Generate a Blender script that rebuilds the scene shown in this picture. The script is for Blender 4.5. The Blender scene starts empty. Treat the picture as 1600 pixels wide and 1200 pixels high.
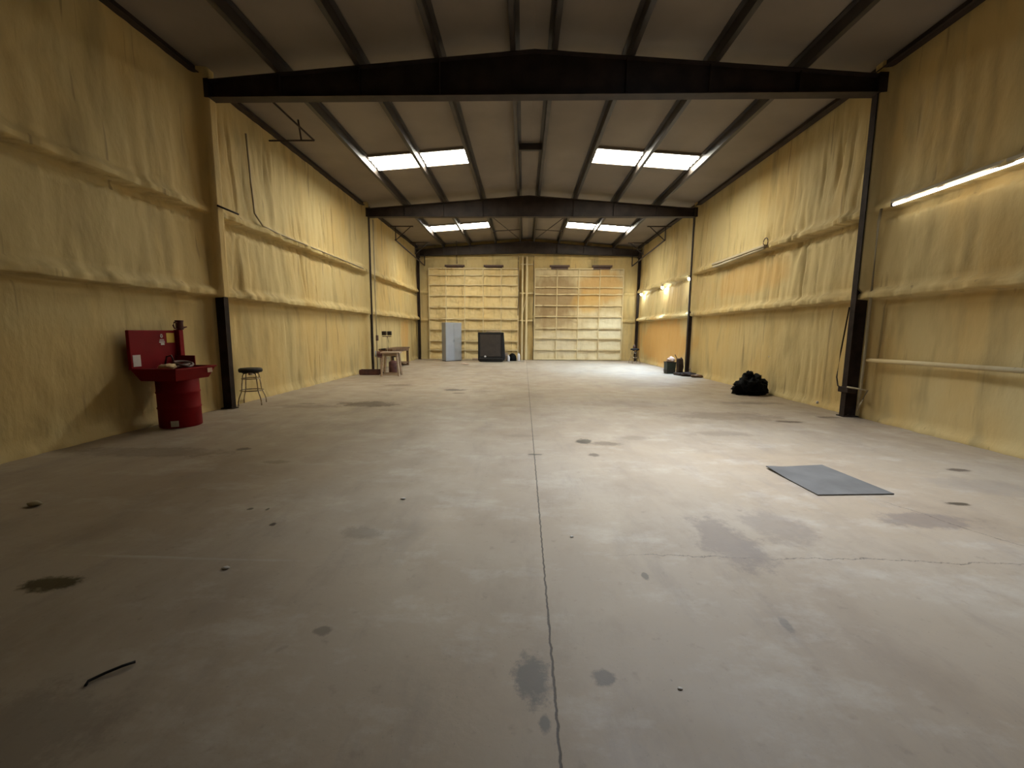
import bpy, bmesh, math, random
from mathutils import Vector, Matrix, noise, Euler

# ------------------------------------------------------------------ camera
S = bpy.context.scene
COL = S.collection
PI = math.pi
H = 1.5
F, PITCH, YAW, ROLL = 655.028, 0.1227, -0.0272, 0.0075
d = Vector((math.sin(YAW)*math.cos(PITCH), math.cos(YAW)*math.cos(PITCH), -math.sin(PITCH)))
r0 = Vector((math.cos(YAW), -math.sin(YAW), 0)); u0 = r0.cross(d)
rr = r0*math.cos(ROLL)+u0*math.sin(ROLL); uu = -r0*math.sin(ROLL)+u0*math.cos(ROLL)
cam_data = bpy.data.cameras.new('camera'); cam = bpy.data.objects.new('camera', cam_data)
cam_data.sensor_width = 36; cam_data.lens = 36*F/1600; cam_data.clip_start = 0.05; cam_data.clip_end = 200
M = Matrix.Identity(4)
for i in range(3):
    M[i][0] = rr[i]; M[i][1] = uu[i]; M[i][2] = -d[i]
M[2][3] = H
cam.matrix_world = M
COL.objects.link(cam); S.camera = cam

# ------------------------------------------------------------------ world, exposure, light levels
W = bpy.data.worlds.new('sky'); S.world = W; W.use_nodes = True
W.node_tree.nodes['Background'].inputs[0].default_value = (0.55, 0.7, 1, 1)
W.node_tree.nodes['Background'].inputs[1].default_value = 1.0
S.view_settings.view_transform = 'Standard'; S.view_settings.look = 'None'
S.view_settings.gamma = 1; S.view_settings.use_curve_mapping = False
S.view_settings.exposure = 0.55
SKY_L = 30.5        # radiance of the daylit roof panels
LAMP_L = 260.0      # radiance of the flood lamp bulbs
def area(name, loc, size, power, color, spread, rot=(0, 0, 0)):
    l = bpy.data.lights.new(name, 'AREA'); l.shape = 'RECTANGLE'; l.size, l.size_y = size; l.energy = power; l.color = color; l.spread = spread
    o = bpy.data.objects.new(name, l); COL.objects.link(o); o.location = loc; o.rotation_euler = rot; return o
# area light added as daylight of the unseen first-bay panel, beam narrowed
area('added_roof_daylight', (2.40, 4.8, 6.12), (1.15, 1.1), 120, (.80, .88, 1.0), math.radians(84))
# beams of the three flood lamps on the right wall
def spot(loc, target, power, color, cone):
    l = bpy.data.lights.new('flood_beam', 'SPOT'); l.energy = power; l.color = color; l.spot_size = cone; l.spot_blend = 1; l.shadow_soft_size = .06
    o = bpy.data.objects.new('flood_beam', l); COL.objects.link(o); o.location = loc
    o.rotation_euler = (Vector(target)-Vector(loc)).to_track_quat('-Z', 'Y').to_euler(); return o
for yy, pw in ((15.72, 950), (18.72, 1250), (21.6, 220)):
    spot((5.80, yy, 3.40), (3.4, yy+.1, 0), pw, (.50, .72, 1.0), math.radians(108))

# building (metres): frames at YA, YB, back wall at YC
XM = 0.13
YA, YB, YC = 7.83, 15.46, 23.0
FL, FR = -5.58, 5.91            # inner flange of columns
WBL, WBR = -5.98, 6.32          # base planes of the side walls
ZB = 5.55
Y0 = -7.6
def roof_z(x): return 6.27 - 0.075*abs(x-XM)       # purlin bottom / rafter top
def deck_z(x): return roof_z(x) + 0.2

# ------------------------------------------------------------------ helpers
def nn(mt, t, **k):
    n = mt.node_tree.nodes.new(t)
    for a, v in k.items(): setattr(n, a, v)
    return n
def simple(name, c, rough=0.6, metal=0.0, var=0.12, scale=6.0, bump=0.0, c2=None, emit=None, es=0, stretch=(1,1,1), spec=0.5):
    mt = bpy.data.materials.new(name); mt.use_nodes = True
    L = mt.node_tree.links; b = mt.node_tree.nodes['Principled BSDF']
    b.inputs['Roughness'].default_value = rough; b.inputs['Metallic'].default_value = metal
    b.inputs['Specular IOR Level'].default_value = spec
    tc = nn(mt, 'ShaderNodeTexCoord'); mp = nn(mt, 'ShaderNodeMapping'); mp.inputs['Scale'].default_value = stretch
    L.new(tc.outputs['Object'], mp.inputs[0])
    no = nn(mt, 'ShaderNodeTexNoise'); no.inputs['Scale'].default_value = scale; no.inputs['Detail'].default_value = 5
    L.new(mp.outputs[0], no.inputs[0])
    cr = nn(mt, 'ShaderNodeValToRGB')
    a = c2 if c2 else tuple(x*(1-var*2) for x in c)
    cr.color_ramp.elements[0].position = .35; cr.color_ramp.elements[1].position = .65
    cr.color_ramp.elements[0].color = (*a, 1); cr.color_ramp.elements[1].color = (*c, 1)
    L.new(no.outputs[0], cr.inputs[0]); L.new(cr.outputs[0], b.inputs['Base Color'])
    if bump:
        bp = nn(mt, 'ShaderNodeBump'); bp.inputs['Strength'].default_value = bump; bp.inputs['Distance'].default_value = .02
        L.new(no.outputs[0], bp.inputs['Height']); L.new(bp.outputs[0], b.inputs['Normal'])
    if emit:
        b.inputs['Emission Color'].default_value = (*emit, 1); b.inputs['Emission Strength'].default_value = es
    return mt

def foam_mat(name, base, alt, dark, dirt=(0.10, 0.07, 0.04), patches=()):
    mt = bpy.data.materials.new(name); mt.use_nodes = True
    L = mt.node_tree.links; b = mt.node_tree.nodes['Principled BSDF']
    b.inputs['Roughness'].default_value = .75; b.inputs['Specular IOR Level'].default_value = .25
    tc = nn(mt, 'ShaderNodeTexCoord')
    def noi(sc, st, det=4):
        mp = nn(mt, 'ShaderNodeMapping'); mp.inputs['Scale'].default_value = st
        n = nn(mt, 'ShaderNodeTexNoise'); n.inputs['Scale'].default_value = sc; n.inputs['Detail'].default_value = det
        L.new(tc.outputs['Object'], mp.inputs[0]); L.new(mp.outputs[0], n.inputs[0]); return n.outputs[0]
    def ramp(v, lo, hi):
        m = nn(mt, 'ShaderNodeMapRange'); m.inputs[1].default_value = lo; m.inputs[2].default_value = hi
        L.new(v, m.inputs[0]); return m.outputs[0]
    def mix(f, c1, c2):
        m = nn(mt, 'ShaderNodeMix', data_type='RGBA')
        if hasattr(f, 'links'): L.new(f, m.inputs['Factor'])
        else: m.inputs['Factor'].default_value = f
        for s, c in ((m.inputs['A'], c1), (m.inputs['B'], c2)):
            if isinstance(c, tuple): s.default_value = (*c, 1)
            else: L.new(c, s)
        return m.outputs['Result']
    col = mix(ramp(noi(.55, (1, 1, .5)), .45, .62), base, alt)
    col = mix(ramp(noi(3.0, (1, 1, .22)), .52, .72), col, dark)
    # drips: narrow vertical streaks of dirt
    st = ramp(noi(9.0, (1, 1, .05), 2), .66, .74)
    ms = nn(mt, 'ShaderNodeMath', operation='MULTIPLY'); L.new(st, ms.inputs[0]); ms.inputs[1].default_value = .45
    col = mix(ms.outputs[0], col, dirt)
    for (x, y, z, sx, sy, sz, c, k) in patches:
        mp = nn(mt, 'ShaderNodeMapping', vector_type='TEXTURE')
        mp.inputs['Location'].default_value = (x, y, z); mp.inputs['Scale'].default_value = (sx, sy, sz)
        L.new(tc.outputs['Object'], mp.inputs[0])
        ln = nn(mt, 'ShaderNodeVectorMath', operation='LENGTH'); L.new(mp.outputs[0], ln.inputs[0])
        ad = nn(mt, 'ShaderNodeMath', operation='ADD'); L.new(ln.outputs['Value'], ad.inputs[0]); L.new(noi(2.5, (1, 1, .5)), ad.inputs[1])
        m = nn(mt, 'ShaderNodeMapRange'); m.inputs[1].default_value = 1.55; m.inputs[2].default_value = 1.15
        m.inputs[3].default_value = 0; m.inputs[4].default_value = k
        L.new(ad.outputs[0], m.inputs[0]); col = mix(m.outputs[0], col, c)
    L.new(col, b.inputs['Base Color'])
    bp = nn(mt, 'ShaderNodeBump'); bp.inputs['Strength'].default_value = .55; bp.inputs['Distance'].default_value = .03
    L.new(noi(7, (1, 1, .45), 6), bp.inputs['Height']); L.new(bp.outputs[0], b.inputs['Normal'])
    return mt

def box(bm, c, s, rot=None):
    m = Matrix.Translation(c) @ (rot.to_matrix().to_4x4() if rot else Matrix.Identity(4)) @ Matrix.Diagonal((*s, 1))
    return bmesh.ops.create_cube(bm, size=1, matrix=m)['verts']
def cyl(bm, p0, p1, r, r2=None, seg=16):
    p0 = Vector(p0); p1 = Vector(p1); v = p1-p0
    m = Matrix.Translation((p0+p1)/2) @ v.to_track_quat('Z', 'Y').to_matrix().to_4x4()
    bmesh.ops.create_cone(bm, cap_ends=True, segments=seg, radius1=r, radius2=r if r2 is None else r2, depth=v.length, matrix=m)
def tube(bm, pts, r, seg=8, closed=False):
    pts = [Vector(p) for p in pts]; n = len(pts); rings = []
    for i, p in enumerate(pts):
        a = pts[(i-1) % n] if (closed or i > 0) else p
        b = pts[(i+1) % n] if (closed or i < n-1) else p
        q = (b-a).normalized().to_track_quat('Z', 'Y')
        rings.append([bm.verts.new(p + q @ Vector((r*math.cos(2*PI*k/seg), r*math.sin(2*PI*k/seg), 0))) for k in range(seg)])
    for i in range(n if closed else n-1):
        A = rings[i]; B = rings[(i+1) % n]
        for k in range(seg):
            bm.faces.new((A[k], A[(k+1) % seg], B[(k+1) % seg], B[k]))
    if not closed:
        bm.faces.new(rings[0][::-1]); bm.faces.new(rings[-1])
def lathe(bm, prof, c=(0, 0, 0), seg=32):
    rings = []
    for (r, z) in prof:
        rings.append([bm.verts.new((c[0]+max(r, 1e-4)*math.cos(2*PI*k/seg), c[1]+max(r, 1e-4)*math.sin(2*PI*k/seg), c[2]+z)) for k in range(seg)])
    for A, B in zip(rings, rings[1:]):
        for k in range(seg): bm.faces.new((A[k], A[(k+1) % seg], B[(k+1) % seg], B[k]))
    bm.faces.new(rings[0][::-1]); bm.faces.new(rings[-1])
def blob(bm, c, r, amp=.15, fr=3.0, seed=0, sub=3, flat=None):
    v = bmesh.ops.create_icosphere(bm, subdivisions=sub, radius=1)['verts']
    for q in v:
        n = 1 + amp*noise.noise(Vector(q.co)*fr + Vector((seed*7.3, seed, 0))) + amp*.5*noise.noise(Vector(q.co)*fr*2.3 + Vector((0, seed*3.1, 5)))
        q.co = Vector((q.co.x*r[0], q.co.y*r[1], q.co.z*r[2]))*n + Vector(c)
        if flat is not None and q.co.z < flat: q.co.z = flat
def obj(name, bm, mt, parent=None, smooth=False, bevel=0, loc=None, rot=None):
    me = bpy.data.meshes.new(name)
    bmesh.ops.recalc_face_normals(bm, faces=bm.faces)
    bm.to_mesh(me); bm.free()
    if smooth:
        for p in me.polygons: p.use_smooth = True
    me.materials.append(mt)
    o = bpy.data.objects.new(name, me); COL.objects.link(o)
    if parent: o.parent = parent
    if loc: o.location = loc
    if rot: o.rotation_euler = rot
    if bevel:
        b = o.modifiers.new('bevel', 'BEVEL'); b.width = bevel; b.segments = 2; b.limit_method = 'ANGLE'
    return o
def B(): return bmesh.new()
def tag(o, label, cat, group=None):
    o['label'] = label; o['category'] = cat
    if group: o['group'] = group
    return o
def thing(name, label, cat, loc=(0, 0, 0), rz=0, group=None):
    o = bpy.data.objects.new(name, None); COL.objects.link(o); o.empty_display_size = .1
    o.location = loc; o.rotation_euler = (0, 0, rz)
    return tag(o, label, cat, group)
def struct(name, bm, mt, parent=None, **k):
    o = obj(name, bm, mt, parent, **k)
    o['kind'] = 'structure'
    return o
def dup(root, loc, rz, label, group=None):
    r = root.copy(); COL.objects.link(r); r.location = loc; r.rotation_euler = (0, 0, rz); r['label'] = label
    if group: r['group'] = group
    for ch in list(root.children):
        c = ch.copy(); COL.objects.link(c); c.parent = r
        for g in ch.children:
            q = g.copy(); COL.objects.link(q); q.parent = c
    return r
def sstep(a, b, x):
    t = min(1, max(0, (x-a)/(b-a))); return t*t*(3-2*t)

# ------------------------------------------------------------------ materials
FOAM = (0.55, 0.435, 0.21); FOAM2 = (0.56, 0.405, 0.165); FOAMD = (0.40, 0.31, 0.14)
ORANGE = (0.58, 0.33, 0.10); PALE = (0.66, 0.58, 0.38); BROWN = (0.27, 0.18, 0.085)
m_foam_l = foam_mat('spray_foam_left', FOAM, FOAM2, FOAMD, patches=[(-5.8, 20.6, 1.3, .6, .8, .9, ORANGE, .6), (-5.8, 5.0, 1.0, .6, 1.6, .7, FOAM2, .5)])
m_foam_r = foam_mat('spray_foam_right', FOAM, FOAM2, FOAMD, patches=[
    (6.1, 19.2, 1.1, .8, 4.0, 1.2, ORANGE, .85), (6.1, 12.0, 3.0, .8, 2.0, .5, ORANGE, .45), (6.1, 17, 3.0, .8, 3, .5, (0.6, .42, .2), .4)])
m_foam_b = foam_mat('spray_foam_back', FOAM, FOAM2, FOAMD)
m_foam_d1 = foam_mat('spray_foam_left_door', (0.62, 0.49, 0.25), (0.62, 0.46, 0.21), (0.5, 0.38, 0.18))
m_foam_d2 = foam_mat('spray_foam_right_door', (0.55, 0.45, 0.26), (0.52, 0.42, 0.24), (0.4, 0.3, 0.16), patches=[
    (-1.22, 0, 3.4, 1.7, 1, 1.25, BROWN, .85), (1.29, 0, 4.0, 1.5, 1, 1.0, (0.5, .31, .11), .8), (0.48, 0, 3.1, .9, 1, .6, (.55, .34, .1), .6),
    (-1.52, 0, 2.2, 1.4, 1, .6, BROWN, .6), (1.68, 0, 1.2, 2.2, 1, 1.5, PALE, .8), (-1.11, 0, .9, 1.6, 1, .7, (0.58, .5, .34), .7)])
m_rib = foam_mat('foam_ribs', (0.62, 0.52, 0.31), (0.58, 0.46, 0.25), (0.5, 0.38, 0.2))
m_steel = simple('dark_red_primer_steel', (0.045, 0.03, 0.024), .6, .0, .25, 3, spec=.35)
m_steel2 = simple('column_steel', (0.042, 0.029, 0.023), .7, .0, .25, 4, spec=.12)
m_purlin = simple('purlin_steel', (0.052, 0.041, 0.033), .5, .0, .2, 2, spec=.5)
m_deck = simple('roof_insulation', (0.235, 0.195, 0.155), .7, 0, .1, .7, c2=(0.19, 0.155, 0.12))
m_black = simple('black_plastic', (0.012, 0.011, 0.011), .6, spec=.3)
m_red = simple('red_enamel', (0.23, 0.004, 0.008), .6, c2=(0.17, 0.003, 0.006), scale=2, spec=.15)
m_darkred = simple('dark_red_paint', (0.08, 0.01, 0.008), .5)
m_yellow = simple('yellow_sheet', (0.62, 0.42, 0.06), .6, var=.04)
m_white = simple('white_label', (0.62, 0.58, 0.56), .6, var=.05)
m_chrome = simple('worn_chrome', (0.5, 0.44, 0.36), .25, 1.0, var=.2, scale=20)
m_grey = simple('grey_paint', (0.30, 0.32, 0.35), .5, var=.04, scale=2)
m_greyd = simple('grey_paint_side', (0.30, 0.32, 0.35), .5, var=.04, scale=2)
m_wood = simple('pale_weathered_wood', (0.42, 0.31, 0.22), .75, var=.15, scale=5, stretch=(1, 1, 6))
m_woodb = simple('brown_wood', (0.17, 0.09, 0.04), .7, var=.2, scale=5)
m_rust = simple('rusty_steel', (0.10, 0.035, 0.03), .7, var=.25, scale=8)
m_tan = simple('tan_cloth', (0.55, 0.40, 0.22), .9, var=.1, scale=10)
m_galv = simple('pale_conduit', (0.36, 0.30, 0.19), .55, var=.1)
m_brownmetal = simple('brown_metal', (0.09, 0.045, 0.028), .6, var=.2)
m_plate = simple('grey_floor_mat', (0.105, 0.099, 0.091), .85, var=.2, scale=3, c2=(0.135, 0.128, 0.118), spec=.12)
m_green = simple('dark_green_plastic', (0.02, 0.03, 0.018), .6)
m_pink = simple('pink_paper', (0.6, 0.42, 0.32), .8, var=.1)
m_bag = simple('black_bag', (0.003, 0.003, 0.0028), .7, spec=.12)
m_chip = simple('pale_chip', (0.6, 0.55, 0.48), .8)
m_tubeoff = simple('frosted_tube_off', (0.5, 0.42, 0.27), .4, var=.05)

# skylight: translucent ribbed panel lit by the sky behind
m_sky = bpy.data.materials.new('daylit_fibreglass'); m_sky.use_nodes = True
def _sky():
    L = m_sky.node_tree.links; N = m_sky.node_tree.nodes; b = N['Principled BSDF']
    b.inputs['Base Color'].default_value = (.5, .5, .45, 1)
    tc = nn(m_sky, 'ShaderNodeTexCoord'); sx = nn(m_sky, 'ShaderNodeSeparateXYZ'); L.new(tc.outputs['Object'], sx.inputs[0])
    m1 = nn(m_sky, 'ShaderNodeMath', operation='MULTIPLY'); L.new(sx.outputs['Y'], m1.inputs[0]); m1.inputs[1].default_value = 2*PI/.23
    s = nn(m_sky, 'ShaderNodeMath', operation='SINE'); L.new(m1.outputs[0], s.inputs[0])
    mr = nn(m_sky, 'ShaderNodeMapRange'); mr.inputs[1].default_value = .60; mr.inputs[2].default_value = .80
    mr.inputs[3].default_value = SKY_L; mr.inputs[4].default_value = .45
    L.new(s.outputs[0], mr.inputs[0]); L.new(mr.outputs[0], b.inputs['Emission Strength'])
    b.inputs['Emission Color'].default_value = (1.0, .96, .82, 1)
_sky()
def emis(name, c, s):
    mt = bpy.data.materials.new(name); mt.use_nodes = True; b = mt.node_tree.nodes['Principled BSDF']
    b.inputs['Base Color'].default_value = (.8, .8, .8, 1)
    b.inputs['Emission Color'].default_value = (*c, 1); b.inputs['Emission Strength'].default_value = s
    return mt
m_clear = emis('added_glow_panel', (.8, .9, 1.0), 1.5)  # weak glow for the added first-bay panel; the area light does the lighting
m_bulb1 = emis('cool_bulb', (.80, .93, 1.0), LAMP_L)
m_bulb2 = emis('neutral_bulb', (.92, .98, .92), LAMP_L*.7)
m_tube = emis('lit_tube', (1.0, .95, .86), 5)

# floor concrete
STAINS = [  # x, y, rx, ry, colour, strength
    (-3.2, 8.5, .75, .40, (.10, .065, .035), .75), (-4.3, 8.15, .8, .2, (.13, .09, .06), .4), (-4.45, 8.45, .25, .12, (.1, .07, .04), .5),
    (-1.78, 10.75, .38, .22, (.07, .045, .025), .85), (-1.6, 10.2, .2, .1, (.1, .06, .03), .7), (-3.5, 11.6, .45, .3, (.12, .08, .05), .5), (-.9, 10.6, .5, .2, (.16, .12, .08), .3),
    (.85, 5.72, .13, .17, (.05, .035, .022), .85), (1.1, 5.62, .25, .14, (.12, .085, .055), .6), (1.6, 5.95, .3, .14, (.17, .13, .09), .35), (.88, 5.08, .09, .09, (.10, .07, .05), .7),
    (.15, 5.05, .12, .05, (.06, .05, .03), .7), (0.0, 6.0, .3, .1, (.2, .16, .12), .3),
    (-2.8, 2.24, .19, .10, (.055, .04, .015), .9), (.05, 1.66, .10, .17, (.15, .135, .115), .75), (.10, 1.45, .03, .05, (.15, .135, .115), .7), (.37, 1.68, .06, .05, (.13, .11, .09), .7),
    (-2.84, 4.6, .2, .08, (.17, .13, .08), .5), (-1.94, 3.06, .03, .04, (.05, .035, .02), .9), (-2.3, 3.33, .03, .03, (.07, .05, .03), .8), (-2.15, 3.33, .02, .03, (.07, .05, .03), .8),
    (-3.55, 5.1, .1, .08, (.06, .04, .025), .7), (3.91, 3.72, .12, .05, (.06, .045, .03), .8), (4.9, 4.7, .14, .06, (.07, .05, .04), .7),
    (4.6, 7.25, .3, .12, (.09, .055, .035), .7), (3.7, 7.7, 1.2, .45, (.16, .115, .08), .45), (5.6, 7.7, .25, .12, (.08, .05, .03), .6), (3.0, 6.3, .6, .2, (.17, .13, .1), .35),
    (.77, 2.47, .025, .045, (.11, .10, .08), .6), (-1.0, 1.92, .05, .04, (.15, .12, .09), .6), (2.2, 8.9, 1.3, .5, (.17, .125, .09), .35),
    (-1.2, 2.95, .2, .12, (.17, .14, .11), .4), (1.5, 2.95, .25, .5, (.19, .155, .135), .5), (2.0, 3.2, .3, .35, (.20, .165, .145), .35), (1.38, 2.05, .03, .07, (.12, .11, .1), .4),
    (2.6, 1.5, .35, .12, (.14, .12, .105), .5), (3.3, 3.35, .5, .18, (.17, .135, .12), .5), (-4.6, 4.9, 1.2, .25, (.13, .1, .07), .4), (5.0, 9.2, .9, .2, (.12, .085, .06), .5),
    (-2.0, 1.3, .5, .3, (.15, .12, .1), .3), (3.6, 12.5, 1.5, 1.0, (.2, .16, .12), .3), (-2.5, 18.5, 1.8, .8, (.2, .15, .1), .3),
    (4.6, 4.2, .5, .3, (.3, .26, .22), .4), (-2.55, 2.56, .45, .015, (.5, .45, .38), .7), (-2.2, 2.55, .8, .02, (.42, .37, .31), .5)]
m_floor = bpy.data.materials.new('worn_concrete'); m_floor.use_nodes = True
def _floor():
    mt = m_floor; L = mt.node_tree.links; b = mt.node_tree.nodes['Principled BSDF']
    tc = nn(mt, 'ShaderNodeTexCoord'); V = tc.outputs['Object']
    def noi(sc, det=6, st=(1, 1, 1), rough=.55):
        mp = nn(mt, 'ShaderNodeMapping'); mp.inputs['Scale'].default_value = st; L.new(V, mp.inputs[0])
        n = nn(mt, 'ShaderNodeTexNoise'); n.inputs['Scale'].default_value = sc; n.inputs['Detail'].default_value = det; n.inputs['Roughness'].default_value = rough
        L.new(mp.outputs[0], n.inputs[0]); return n.outputs[0]
    def mr(v, a, b_, c=0., e=1.):
        m = nn(mt, 'ShaderNodeMapRange'); 
        for i, x in enumerate((a, b_, c, e)): m.inputs[i+1].default_value = x
        L.new(v, m.inputs[0]); return m.outputs[0]
    def mth(op, a, c=None):
        m = nn(mt, 'ShaderNodeMath', operation=op)
        for i, x in enumerate((a, c)):
            if x is None: continue
            if hasattr(x, 'links'): L.new(x, m.inputs[i])
            else: m.inputs[i].default_value = x
        return m.outputs[0]
    def mix(f, c1, c2):
        m = nn(mt, 'ShaderNodeMix', data_type='RGBA'); L.new(f, m.inputs['Factor'])
        for s, c in ((m.inputs['A'], c1), (m.inputs['B'], c2)):
            if isinstance(c, tuple): s.default_value = (*c, 1)
            else: L.new(c, s)
        return m.outputs['Result']
    col = mix(mr(noi(.35, 4), .38, .62), (.312, .245, .172), (.345, .290, .222))
    col = mix(mr(noi(1.3, 9, (1, .6, 1), .7), .48, .66, 0, .6), col, (.24, .188, .138))
    col = mix(mr(noi(1.9, 9, (.6, 1, 1), .72), .52, .66, 0, .6), col, (.42, .372, .305))
    col = mix(mr(noi(11, 6), .62, .76, 0, .45), col, (.17, .13, .10))
    col = mix(mr(noi(60, 3), .66, .74, 0, .5), col, (.18, .15, .12))
    # trowel / drag scuffs running diagonally on the right
    col = mix(mr(noi(2.6, 9, (1, .22, 1), .75), .53, .68, 0, .45), col, (.215, .18, .15))
    ed = mth('ADD', mth('MULTIPLY', noi(4.0, 8, rough=.75), .6), mth('MULTIPLY', noi(14, 8, rough=.8), .4))
    for (x, y, rx, ry, c, k) in STAINS:
        mp = nn(mt, 'ShaderNodeMapping', vector_type='TEXTURE')
        mp.inputs['Location'].default_value = (x, y, 0); mp.inputs['Scale'].default_value = (rx, ry, 1); L.new(V, mp.inputs[0])
        ln = nn(mt, 'ShaderNodeVectorMath', operation='LENGTH'); L.new(mp.outputs[0], ln.inputs[0])
        a = mth('ADD', ln.outputs['Value'], mth('MULTIPLY', ed, 3.2))
        col = mix(mr(a, 2.55, 2.2, 0, min(1, k*1.15)), col, tuple(q*.85 for q in c))
    sp = nn(mt, 'ShaderNodeSeparateXYZ'); L.new(V, sp.inputs[0]); X = sp.outputs['X']; Y = sp.outputs['Y']
    w1 = mth('MULTIPLY', mth('SUBTRACT', noi(14, 3), .5), .022)
    jd = mth('ABSOLUTE', mth('SUBTRACT', mth('ADD', X, w1), .1455))
    joint = mr(jd, .0070, .0035)
    w2 = mth('MULTIPLY', mth('SUBTRACT', noi(3.2, 7, rough=.7), .5), .22)
    cd = mth('ABSOLUTE', mth('SUBTRACT', mth('ADD', Y, w2), 2.71))
    ck = mth('MULTIPLY', mr(cd, .007, .002), mth('MULTIPLY', mr(X, .5, 1.0), mr(X, 4.6, 4.2)))
    ck = mth('MULTIPLY', ck, mr(noi(2.0, 3), .35, .5, .2, .8))
    w3 = mth('MULTIPLY', mth('SUBTRACT', noi(2.0, 7, rough=.7), .5), .3)
    cd2 = mth('ABSOLUTE', mth('SUBTRACT', mth('ADD', mth('ADD', X, mth('MULTIPLY', Y, .45)), w3), 4.95))
    ck2 = mth('MULTIPLY', mr(cd2, .008, .002), mth('MULTIPLY', mr(Y, 2.75, 2.9), mr(Y, 3.8, 3.7)))
    col = mix(mth('MULTIPLY', joint, .85), col, (.025, .018, .014))
    col = mix(mth('MULTIPLY', ck, .8), col, (.07, .055, .045))
    col = mix(mth('MULTIPLY', ck2, .7), col, (.07, .055, .045))
    L.new(col, b.inputs['Base Color'])
    L.new(mr(noi(2.2, 5), .3, .7, .42, .62), b.inputs['Roughness'])
    b.inputs['Specular IOR Level'].default_value = .4
    bp = nn(mt, 'ShaderNodeBump'); bp.inputs['Strength'].default_value = .25; bp.inputs['Distance'].default_value = .01
    h = mth('SUBTRACT', noi(9, 6), mth('MULTIPLY', mth('ADD', joint, ck), 1.2)); L.new(h, bp.inputs['Height']); L.new(bp.outputs[0], b.inputs['Normal'])
_floor()

# ------------------------------------------------------------------ shell
b = B(); box(b, (XM, 8, -.1), (15, 33, .2)); struct('floor', b, m_floor)

GIRTS = (2.13, 3.60)
def wall_off(side, y, z):
    """inward offset of the foam face from the wall's base plane"""
    n = lambda a, c, s=0: noise.noise(Vector((y*a+s*11, z*c+s*5, s*3.7)))
    near = sstep(9, 7, y)                       # the first bay is smoother
    o = .12 if side < 0 else .12
    o += .022*n(.8, .8) + .010*n(4, 3, 1)
    g = 0
    wob = .018*n(2.3, 0, 2) + .012*n(7, 0, 3)
    for i, gz in enumerate(GIRTS):
        t = z-(gz+wob)
        dist = .20 if side < 0 else .22
        if t >= -.015:
            k = sstep(-.015, .0, t)*(1-.52*sstep(.08+.03*n(6, 0, 8), .19, t))*(1-sstep(.2, 1.2, t)*.45)
            g = max(g, k*dist*(1+.30*n(5, 0, 4+i)))
        elif t > -.16: g = -.035*sstep(-.16, -.04, t)
    o += g
    # drips
    amp = (.030 if z > 2.1 else .014)*(1-.75*near)
    dr = max(0, noise.noise(Vector((y*3.1, z*.35, 9+side))))
    dr2 = max(0, noise.noise(Vector((y*6.5, z*.5, 19+side))))
    o += amp*(1.6*dr + 1.0*dr2) * sstep(5.9, 5.2, z)
    # narrow vertical creases between runs of foam
    cr_ = max(0, 1-abs(noise.noise(Vector((y*2.7+.12*math.sin(z*1.3), z*.20, 31+side))))*11)
    msk = sstep(-.05, .25, noise.noise(Vector((y*.9, z*.5, 47+side))))
    if z > 2.2: o -= .075*cr_*msk*(1-.85*near)*sstep(5.8, 5.0, z)
    else: o -= .030*cr_*msk*(1-.8*near)
    # base lip
    if z < .16: o += (.05+.05*n(3, 0, 7))*sstep(.16, .02, z)
    # around columns
    for yc in (YA-7.63, YA, YB):
        q = abs(y-yc)
        if side < 0:
            if z > 2.10: o = max(o, (.415 if yc < 9 else .365)*sstep(.15, .09, q)); o = max(o, .22*sstep(.45, .1, q))
            else: o = max(o, (.20 if yc < 9 else .33)*sstep(.30, .1, q))
        else:
            if z > 2.25: o = max(o, .375*sstep(.14, .08, q)); o = max(o, .26*sstep(.40, .1, q))
            else: o = max(o, (.16 if yc < 9 else .27)*sstep(.40, .2, q))
    # end of side wall
    return o
def side_wall(side):
    bm = B(); base = WBL if side < 0 else WBR
    ys = [Y0 + i*.3 for i in range(int((2.0-Y0)/.3))]
    y = 2.0
    while y < YC+.05: ys.append(y); y += (.032 if 7 < y < 16 else .05)
    zs = []; z = 0
    top = 6.04
    while z < top:
        zs.append(z); z += .075
    for gz in GIRTS: zs += [gz-.16, gz-.10, gz-.045, gz-.03, gz-.015, gz, gz+.015, gz+.03, gz+.06, gz+.09]
    zs += [.03, top]; zs = sorted(set(round(v, 3) for v in zs))
    grid = [[bm.verts.new((base - side*wall_off(side, yy, zz), yy, zz)) for zz in zs] for yy in ys]
    for i in range(len(ys)-1):
        for j in range(len(zs)-1):
            bm.faces.new((grid[i][j], grid[i+1][j], grid[i+1][j+1], grid[i][j+1]))
    # outer skin gives the wall its thickness
    nx = base + side*.12
    c = [bm.verts.new((nx, yy, zz)) for yy, zz in ((ys[0], 0), (ys[-1], 0), (ys[-1], top), (ys[0], top))]
    bm.faces.new(c)
    return struct('wall_left' if side < 0 else 'wall_right', bm, m_foam_l if side < 0 else m_foam_r, smooth=True)
side_wall(-1); side_wall(1)

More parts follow.
